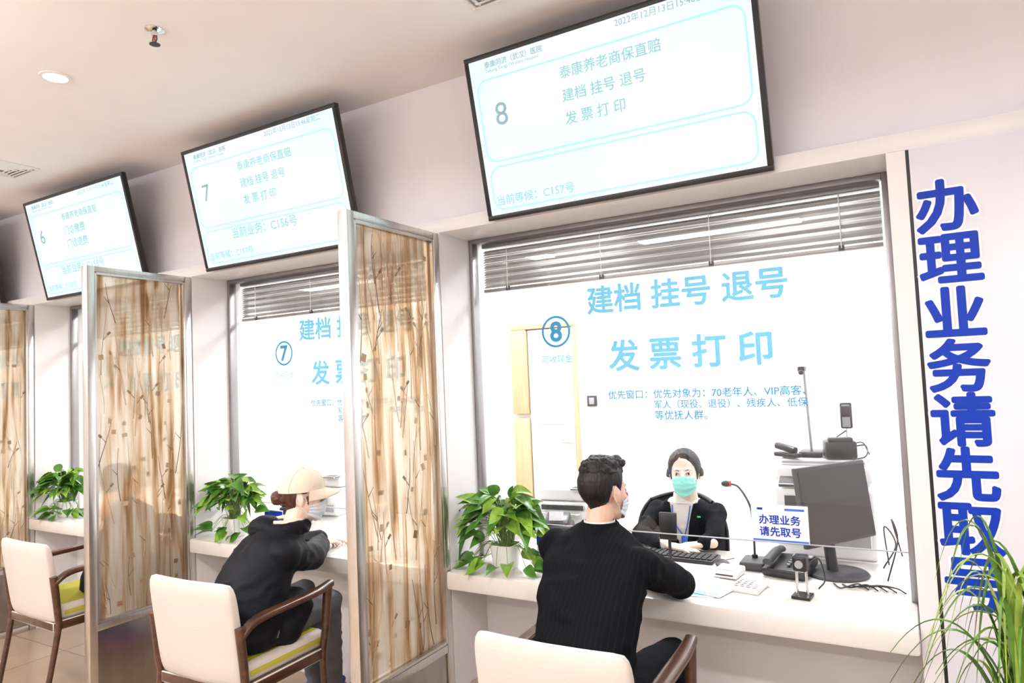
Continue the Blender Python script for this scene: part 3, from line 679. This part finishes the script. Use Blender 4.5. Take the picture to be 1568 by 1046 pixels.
# ============================================================ clerk
def clerk():
    E=empty('office_clerk_woman'); x=-1.02; y=0.0
    tor=[((x,3.53,.48),.165,.13,y),((x,3.53,.58),.165,.125,y),((x,3.50,.70),.135,.10,y),((x,3.48,.80),.145,.10,y),((x,3.465,.88),.155,.098,y),((x,3.455,.925),.150,.082,y),((x,3.445,.962),.105,.064,y),((x+.003,3.435,.985),.06,.052,y)]
    sR=(x-.150,3.46,.905); sL=(x+.150,3.46,.905)
    pr=[('l',tor,0),('e',sR,(.052,.055,.055),0),('e',sL,(.052,.055,.055),0),
        ('c',sR,(-1.20,3.27,.830),.049,.042,0),('c',(-1.20,3.27,.830),(-1.05,3.15,.815),.042,.033,0),
        ('c',sL,(-.845,3.29,.830),.049,.042,0),('c',(-.845,3.29,.830),(-.87,3.21,.82),.042,.034,0),
        ('c',(x-.085,3.52,.54),(x-.09,3.18,.53),.082,.06,1),('c',(x+.085,3.52,.54),(x+.09,3.18,.53),.082,.06,1),
        ('c',(x-.09,3.18,.53),(x-.09,3.2,.09),.058,.042,1),('c',(x+.09,3.18,.53),(x+.09,3.2,.09),.058,.042,1)]
    def over(c,n):
        if c.y<3.45 and c.z>.70 and abs(c.x-x)<.012+(c.z-.70)*.20 and abs(c.x-x)<.075: return 2
        if c.z>.968 and abs(c.x-x)<.075: return 2
    me=organic('blazer',pr,.0062,[m_blazer,m_trod,m_sweater],smooth=4,disp=folds(12,.004),over=over)
    bm=bmesh.new(); bm.from_mesh(me); bvh=BVHTree.FromBMesh(bm); bm.free(); obj('blazer',me,E)
    def pt(px,pz,off):
        h=bvh.ray_cast(V((px,2.9,pz)),V((0,1,0))); return V((px,(h[0].y if h[0] else 3.4)-off,pz))
    mb=MB('lapels')
    for s in(-1,1):
        def lp(u,v):
            z=.72+.245*v; inner=.010+(z-.70)*.20; wd=.012+.035*math.sin(min(1,v*1.25)*math.pi*.5)*(1 if v<.72 else .55)
            return pt(x+s*(inner-.004+wd*u),z,.007+.004*u)
        mb.grid(lp,6,24,m_blazer)
    mb.done(E,recalc=False)
    mb=MB('turtleneck'); c=V((x+.003,3.43,.99))
    mb.rings([[c+V((math.cos(a)*r,math.sin(a)*r*.9,z)) for a in [2*math.pi*k/28 for k in range(28)]] for r,z in ((.066,-.025),(.056,.0),(.053,.02),(.048,.02))],m_sweater,cap=False); mb.done(E)
    mb=MB('lanyard')
    for s in(-1,1): mb.tube([pt(x+s*.045,.955,.008),pt(x+s*.035,.88,.010),pt(x+.01,.80,.012)],.003,m_badge,6,smooth=4)
    mb.box(pt(x+.01,.785,.014),(.03,.004,.04),m_badge,.001); mb.box(pt(x+.085,.905,.010),(.02,.004,.008),M('badge_green',(.1,.5,.2),.4)); mb.done(E)
    hp=[('e',(0,-.105,-.030),(.040,.032,.040)),('e',(0,-.062,-.03),(.062,.045,.045))]
    build_head(E,(x+.018,3.405,1.112),math.pi+.16,.05,.04,m_skinf,hp,m_hair,m_maskg,.96,wr(40,.0015,(1,1,.4)),True,line=LINE_C,thick=.011,part=.012,earz=-.020)
    hand(E,(-1.02,3.142,.812),(.93,-.10,-.06),(.1,0,-1),m_skinf,1,.25,.92); hand(E,(-.875,3.205,.815),(-.75,-.3,-.06),(0,0,-1),m_skinf,-1,.3,.92)
    shoe((x-.09,3.2,0),(0,-1,0),m_shoek,m_shoek,E); shoe((x+.09,3.2,0),(0,-1,0),m_shoek,m_shoek,E)
    mb=MB('office_chair'); cx,cy=x-.05,3.56
    mb.box((cx,cy,.43),(.46,.44,.06),m_black,.025,seg=3)
    def bk(u,v):
        a=(u-.5); w=.24*(1-.3*abs(v*2-1)**3); return V((cx-.04+a*2*w,cy+.17+.05*v-.10*(a*2)**2,.50+.42*v+.03*v*(1-(2*a)**2)))
    mb.grid(bk,16,12,m_dkgrey); mb.grid(lambda u,v:bk(u,v)+V((0,.012,0)),16,12,m_dkgrey)
    mb.tube([bk(i/16,1) for i in range(17)],.010,m_black); mb.tube([bk(0,i/12) for i in range(13)],.010,m_black); mb.tube([bk(1,i/12) for i in range(13)],.010,m_black)
    mb.tube([(cx,cy+.05,.41),(cx,cy+.22,.42),(cx,cy+.21,.6)],.02,m_black,smooth=4)
    mb.cyl((cx,cy,.08),(cx,cy,.41),.025,m_chrome)
    for i in range(5):
        a=i*2*math.pi/5+.3; d=V((math.cos(a),math.sin(a),0)); mb.tube([V((cx,cy,.10)),V((cx,cy,.075))+d*.27],[.025,.015],m_black); mb.sph(V((cx,cy,.03))+d*.27,(.03,.03,.03),m_black)
    mb.done()
clerk()
# ============================================================ plants
def pothos(x,y,z,seed,s=1.0):
    rnd=random.Random(seed); E=empty('potted_pothos',(x,y,z))
    mb=MB('pot'); rs=[]
    for r,h in((.042,0),(.045,.004),(.060,.105),(.061,.11),(.055,.11),(.053,.095)):
        rs.append([V((r*math.copysign(abs(math.cos(a))**.45,math.cos(a)),r*math.copysign(abs(math.sin(a))**.45,math.sin(a)),h)) for a in [2*math.pi*k/32 for k in range(32)]])
    mb.rings(rs,m_pot); mb.cyl((0,0,.09),(0,0,.097),.05,m_soil); mb.done(E)
    mb=MB('foliage')
    for i in range(115):
        a=rnd.uniform(0,2*math.pi); q=rnd.random(); R=(.05+.13*q)*s; H=.10+(.21-.13*q*q+rnd.uniform(-.05,.03))*s
        if rnd.random()<.16: R=.16*s; H=.02+rnd.uniform(0,.05)
        d=V((math.cos(a),math.sin(a)*.5-.1,0)); b=V((rnd.uniform(-.03,.03),rnd.uniform(-.03,.03),.095)); tip=d*R+V((0,0,H))
        if tip.z<.03: tip.z=.03
        mb.tube([b,b.lerp(tip,.5)+V((0,0,.045)),tip],.0016,m_stem,5,smooth=3)
        L=rnd.uniform(.08,.125)*s; dl=(d*rnd.uniform(.6,1)+V((rnd.uniform(-.5,.5),rnd.uniform(-.5,.2),rnd.uniform(-.45,.5)))).normalized()
        mb.leaf(tip,dl,L,L*rnd.uniform(.5,.65),rnd.choice((m_leaf,m_leaf,m_leaf2)),rnd.uniform(.15,.5),up=V((rnd.uniform(-.5,.5),rnd.uniform(-.9,0),1)).normalized())
    for v in mb.bm.verts:
        v.co.z=max(v.co.z,.008); v.co.y=min(v.co.y,.115+.01*math.sin(v.co.x*60)); v.co.x=max(v.co.x,-.215+.008*math.sin(v.co.z*70))
    mb.done(E,recalc=False,ang=80)
pothos(-1.60,2.635,ZC,3,1.0); pothos(-3.42,2.635,ZC,5,.98); pothos(-5.23,2.635,ZC,9,.98); pothos(-7.03,2.635,ZC,12,.95)
def spider():
    E=empty('potted_spider_plant',(.22,1.97,0)); rnd=random.Random(4)
    mb=MB('planter'); mb.lathe([(.10,0),(.105,.01),(.13,.58),(.14,.63),(.14,.65),(.125,.65),(.12,.60)],(0,0,0),m_pot,36); mb.cyl((0,0,.59),(0,0,.61),.12,m_soil); mb.done(E)
    mb=MB('leaves')
    for i in range(125):
        a=rnd.uniform(0,2*math.pi); d=V((math.cos(a),math.sin(a)*.8,0)); R=rnd.uniform(.10,.34); H=rnd.uniform(.55,1.0); dr=rnd.uniform(.1,.6)
        b=V((rnd.uniform(-.06,.06),rnd.uniform(-.06,.06),.61)); side=d.cross(V((0,0,1))); w=rnd.uniform(.008,.0135); rows=[]
        for j in range(19):
            t=j/18; p=b+d*R*(t**1.4)+V((0,0,H*1.9*t-(H*1.35+dr*.6)*t*t)); ww=w*(1-t**3)*(.6+.4*math.sin(math.pi*min(1,t*2)))
            if p.y>.50: p.y=.50
            rows.append([p-side*ww,p+V((0,0,-.003)),p+side*ww])
        mb.rings(rows,m_spi2 if rnd.random()<.3 else m_spi,close=False,cap=False)
    mb.done(E,recalc=False,ang=80)
spider()
# ============================================================ counter equipment
def text_card(name,x,y,z,w,h,lines,col=m_blue):
    E=empty(name,(x,y,z)); mb=MB('board'); mb.box((0,0,h/2),(w,.004,h),m_paper,.001); mb.done(E)
    for i,(t,wd,zz) in enumerate(lines): text('lettering_%d'%(i+1),t,col,onwall(0,-.0035,zz),width=wd,bold=.02,parent=E)
    return E
E=text_card('notice_card',-.463,GY-.014,.952,.205,.14,[('办理业务',.15,.085),('请先取号',.15,.040)])
mb=MB('logo_strip'); mb.box((-.07,-.003,.125),(.02,.001,.008),m_blue); mb.box((.055,-.003,.125),(.07,.001,.008),m_badge); mb.box((0,-.003,.006),(.2,.001,.006),m_badge); mb.done(E)
for k in range(2):
    E=text_card('take_number_sign',-1.435-P*k,2.765,ZC+.001,.15,.135,[('业务请取号',.13,.05)])
    mb=MB('header'); mb.box((0,-.0032,.105),(.15,.001,.05),m_blue); mb.box((0,.012,.003),(.12,.03,.005),m_paper); mb.done(E)
def printer(name,x,y,z,w,d,h,rot=0):
    mb=MB(name); mb.box((0,0,h*.35),(w,d,h*.7),m_white,.015,seg=3); mb.box((0,.02,h*.85),(w*.96,d*.85,h*.28),m_white,.018,seg=3)
    mb.box((0,-d*.5,h*.62),(w*.7,.02,h*.12),m_dkgrey,.002); mb.box((0,-d*.56,h*.5),(w*.6,.12,.006),m_grey,.002,rot=Euler((-.15,0,0)))
    mb.box((w*.28,-d*.38,h*.99),(w*.3,.08,.012),m_dkgrey,.003); mb.box((0,-d*.505,h*.2),(w*.85,.006,h*.22),m_grey,.004)
    mb.box((0,d*.25,h*1.08),(w*.7,.008,h*.3),m_white,.003,rot=Euler((-.5,0,0)))
    return mb.done(None,(x,y,z),rot)
printer('desktop_printer',-1.63,3.42,ZC,.34,.34,.25,.1)
printer('desktop_printer',-3.42,3.42,ZC,.34,.34,.25,.1)
def receipt(x,y):
    mb=MB('receipt_printer'); mb.box((0,0,.06),(.13,.17,.12),m_dkgrey,.012,seg=3); mb.box((0,-.02,.135),(.12,.10,.04),m_black,.01,rot=Euler((.4,0,0))); mb.box((0,-.05,.155),(.07,.002,.06),m_paper,rot=Euler((-.3,0,0))); mb.box((.045,-.0855,.05),(.012,.002,.008),m_scr_l)
    mb.done(None,(x,y,ZC),.25)
receipt(-1.54,3.05); receipt(-3.32,3.0)
def copier(x):
    mb=MB('multifunction_printer'); w=.40
    mb.box((0,0,.15),(w,.40,.30),m_white,.015,seg=3); mb.box((0,-.204,.24),(w*.8,.01,.06),m_dkgrey,.003); mb.box((0,-.205,.10),(w*.9,.008,.10),m_grey,.004)
    mb.box((0,.02,.355),(w*.98,.36,.07),m_white,.012,seg=3); mb.box((0,.02,.405),(w*.9,.30,.03),m_grey,.01)
    mb.box((-.12,-.19,.325),(.12,.06,.02),m_dkgrey,.003,rot=Euler((.5,0,0)))
    mb.done(None,(x,3.48,ZC))
    z=ZC+.421
    mb=MB('document_camera'); mb.box((0,0,.012),(.10,.14,.024),m_black,.006); mb.tube([(0,0,.02),(-.012,0,.40)],.006,m_grey,8); mb.box((-.015,-.03,.405),(.03,.09,.025),m_black,.006); mb.sph((-.015,-.075,.39),(.012,.012,.012),m_black); mb.done(None,(x-.055,3.47,z))
    mb=MB('webcam_stand'); mb.cyl((0,0,0),(0,0,.015),.035,m_black); mb.tube([(0,0,.01),(.005,0,.12)],.005,m_chrome); mb.box((.005,0,.18),(.05,.045,.12),m_grey,.008); mb.box((.005,-.026,.2),(.04,.01,.05),m_black,.004); mb.tube([(0,.01,.11),(-.06,-.02,.06),(-.03,-.03,.02),(.06,-.03,.06),(.09,0,.0)],.003,m_black,smooth=5); mb.done(None,(x+.09,3.55,z))
    mb=MB('desk_stapler'); mb.box((0,0,.015),(.05,.13,.02),m_black,.005); mb.box((0,.01,.045),(.035,.12,.03),m_black,.01,rot=Euler((.15,0,0))); mb.done(None,(x-.145,3.37,z),.9)
    mb=MB('label_printer'); mb.box((0,0,.04),(.13,.12,.08),m_black,.012); mb.box((0,-.03,.085),(.10,.05,.02),m_dkgrey,.006); mb.tube([(.05,0,.05),(.10,-.05,.06),(.09,-.1,.02),(.04,-.09,.004)],.003,m_black,smooth=5); mb.done(None,(x+.07,3.40,z),.2)
copier(-.36)
mb=MB('desktop_monitor')
mb.lathe([(.0,0),(.115,0),(.12,.004),(.115,.01),(.02,.014)],(0,0,0),m_dkgrey,40)
mb.tube([(0,.02,.01),(0,.03,.12),(0,.02,.22)],.022,m_dkgrey,12,smooth=4)
mb.box((0,-.01,.285),(.40,.022,.31),m_dkgrey,.006,rot=Euler((-.12,0,0))); mb.box((0,.012,.28),(.26,.03,.18),m_black,.012,rot=Euler((-.12,0,0)))
mb.box((0,-.023,.285),(.38,.002,.285),m_black,rot=Euler((-.12,0,0)))
mb.box((-.10,.034,.32),(.03,.002,.02),m_paper,rot=Euler((-.12,.2,0))); mb.box((.02,.034,.34),(.025,.002,.03),m_paper,rot=Euler((-.12,.3,0)))
mb.done(None,(-.30,3.05,ZC),math.atan2(-.80,-.60)+math.pi+.05)
mb=MB('desktop_monitor'); mb.lathe([(.0,0),(.10,0),(.10,.006),(.02,.012)],(0,0,0),m_dkgrey,32); mb.tube([(0,.02,.01),(0,.02,.2)],.018,m_dkgrey); mb.box((0,0,.28),(.46,.02,.28),m_dkgrey,.006); mb.box((0,.015,.28),(.2,.02,.15),m_black,.008); mb.done(None,(-2.2,3.1,ZC),math.pi-.7)
mb=MB('customer_display'); mb.lathe([(.035,0),(.038,.004),(.01,.014)],(0,0,0),m_black,24); mb.tube([(0,0,.01),(0,0,.13)],.007,m_black); mb.box((0,-.012,.18),(.078,.014,.115),m_black,.006,rot=Euler((-.12,0,0))); mb.done(None,(-.935,2.90,ZC))
mb=MB('gooseneck_microphone'); mb.box((0,0,.018),(.10,.13,.036),m_dkgrey,.01,seg=3); mb.cyl((0,.02,.03),(0,.02,.05),.012,m_black)
mb.tube([(0,.02,.04),(0,.02,.18),(-.01,.02,.26),(-.05,.02,.33),(-.085,.015,.345)],.0045,m_dkgrey,8,smooth=6); mb.sph((-.10,.012,.345),(.022,.014,.014),m_black); mb.cyl((-.088,.014,.345),(-.08,.015,.345),.0125,m_red); mb.done(None,(-.615,3.03,ZC),0)
mb=MB('desk_telephone'); mb.box((0,0,.031),(.17,.19,.035),m_black,.01,rot=Euler((.12,0,0)),seg=3); mb.tube([(-.06,-.09,.061),(-.062,-.05,.068),(-.062,.04,.078),(-.06,.09,.074)],[.02,.02],m_dkgrey,10,flat=.7,smooth=4)
for i in range(4):
    for j in range(3): mb.box((.01+.024*j,-.05+.022*i,.050+.003*i),(.016,.014,.006),m_grey,.002)
mb.box((.035,.06,.060),(.08,.04,.006),m_grey,.002); mb.done(None,(-.467,2.99,ZC),-.15)
mb=MB('computer_keyboard'); mb.box((0,0,.008),(.34,.13,.016),m_black,.004)
for i in range(13):
    for j in range(4): mb.box((-.153+.0255*i,-.042+.026*j,.019),(.02,.02,.007),m_dkgrey,.0015)
mb.done(None,(-.95,3.07,ZC),-.05)
mb=MB('desk_calculator'); mb.box((0,0,.014),(.105,.14,.02),m_white,.005,rot=Euler((.06,0,0))); mb.box((0,.045,.027),(.085,.028,.004),m_grey,.001,rot=Euler((.06,0,0)))
for i in range(4):
    for j in range(4): mb.box((-.034+.0225*i,-.052+.021*j,.0245),(.015,.013,.005),m_dkgrey if i<3 else m_grey,.002)
mb.done(None,(-.575,2.735,ZC),-.15)
mb=MB('card_reader'); mb.box((0,0,.018),(.10,.12,.03),m_white,.008,seg=3); mb.box((0,-.01,.035),(.07,.07,.003),m_grey,.001); mb.box((0,-.062,.018),(.07,.004,.004),m_black); mb.done(None,(-.685,2.875,ZC),-.1)
mb=MB('document_scanner_stand'); mb.box((0,0,.125),(.05,.055,.055),m_black,.008,seg=3); mb.cyl((0,-.024,.125),(0,-.034,.125),.014,m_grey)
for s in(-1,1): mb.tube([(s*.016,0,.10),(s*.018,0,.01)],.005,m_chrome,8)
mb.box((0,0,.006),(.065,.07,.012),m_black,.003); mb.tube([(.02,.02,.12),(.05,.06,.13),(.06,.09,.05),(.03,.12,.004)],.003,m_black,smooth=5); mb.done(None,(-.385,2.70,ZC),-.1)
for nm,x,y,a,w,h in(('document_paper',-.80,2.70,.15,.21,.29),('document_paper',-.70,2.69,-.25,.15,.21),('document_paper',-2.40,2.72,.1,.21,.29)):
    mb=MB(nm); mb.box((0,0,.0015),(w,h,.002),m_paper)
    for i in range(7): mb.box((-.01,h*.38-i*h*.11,.0028),(w*.7,.003,.0004),m_grey)
    mb.box((0,-h*.42,.0028),(w*.8,.012,.0004),m_decal); mb.done(None,(x,y,ZC+(.0035 if x==-.70 else .0)),a)
mb=MB('computer_mouse'); mb.sph((0,0,.016),(.03,.05,.016),m_black); mb.tube([(0,.045,.012),(.02,.10,.006),(.06,.14,.004)],.002,m_black,smooth=4); mb.done(None,(-.735,2.98,ZC),.3)
mb=MB('cable_bundle')
for q in range(5):
    x0=-.30+.03*q; mb.tube([(x0,2.90,ZC+.005),(x0+.03,2.85+.02*q,ZC+.005),(x0+.08,2.87,ZC+.02),(x0+.10,2.90,ZC+.006),(x0+.12,2.86,ZC+.006)],.003,m_black if q%2 else m_dkgrey,6,smooth=6)
mb.tube([(-.12,3.0,ZC+.005),(-.08,3.1,ZC+.14),(-.10,3.2,ZC+.2),(-.07,3.22,ZC+.05)],.003,m_black,6,smooth=6); mb.tube([(-.14,3.18,ZC+.005),(-.09,3.2,ZC+.1),(-.13,3.24,ZC+.16),(-.12,3.22,ZC+.01)],.003,m_dkgrey,6,smooth=6)
mb.done()
E=empty('door_1',(0,0,0))
mb=MB('door_frame'); mb.bb(-3.11,-2.95,5.35,5.398,0,1.26,m_lwood,.004); mb.bb(-3.11,-2.95,5.35,5.398,1.30,2.05,m_lwood,.004); mb.bb(-2.50,-2.47,5.35,5.398,0,2.05,m_lwood,.004); mb.bb(-3.11,-2.47,5.35,5.398,2.052,2.10,m_lwood,.004); mb.done(E)
mb=MB('door_leaf'); mb.bb(-2.94,-2.51,5.37,5.398,.005,2.045,m_white,.004); mb.bb(-2.86,-2.59,5.365,5.371,1.2,1.9,m_paper,.002); mb.cyl((-2.55,5.37,1.05),(-2.55,5.33,1.05),.012,m_chrome); mb.tube([(-2.55,5.33,1.05),(-2.62,5.33,1.05)],.008,m_chrome); mb.done(E)
mb=MB('light_switch_plate'); mb.box((-2.35,5.392,1.4),(.09,.014,.09),m_dkgrey,.004); mb.box((-2.35,5.383,1.4),(.05,.006,.06),m_grey,.002); mb.done()

# ------------------------------------------------------------ camera, world, view
w=bpy.data.worlds.new('World'); S.world=w; w.use_nodes=True; w.node_tree.nodes['Background'].inputs[0].default_value=(.9,.93,1,1); w.node_tree.nodes['Background'].inputs[1].default_value=.3
cam=bpy.data.cameras.new('camera'); co=bpy.data.objects.new('camera',cam); C.objects.link(co)
cam.sensor_width=36; cam.lens=24; cam.clip_start=.05
th=math.radians(30); p=math.radians(3.1); r=math.radians(2.46)
Fh=V((-math.sin(th),math.cos(th),0)); Z=V((0,0,1)); F=Fh*math.cos(p)+Z*math.sin(p); R=V((math.cos(th),math.sin(th),0)); U=Z*math.cos(p)-Fh*math.sin(p)
cr=R*math.cos(r)-U*math.sin(r); cu=U*math.cos(r)+R*math.sin(r)
Mx=Matrix.Identity(4)
for i in range(3): Mx[i][0]=cr[i];Mx[i][1]=cu[i];Mx[i][2]=-F[i]
Mx.translation=V((0,0,1.62)); co.matrix_world=Mx; S.camera=co
S.view_settings.view_transform='Standard'; S.view_settings.exposure=.12
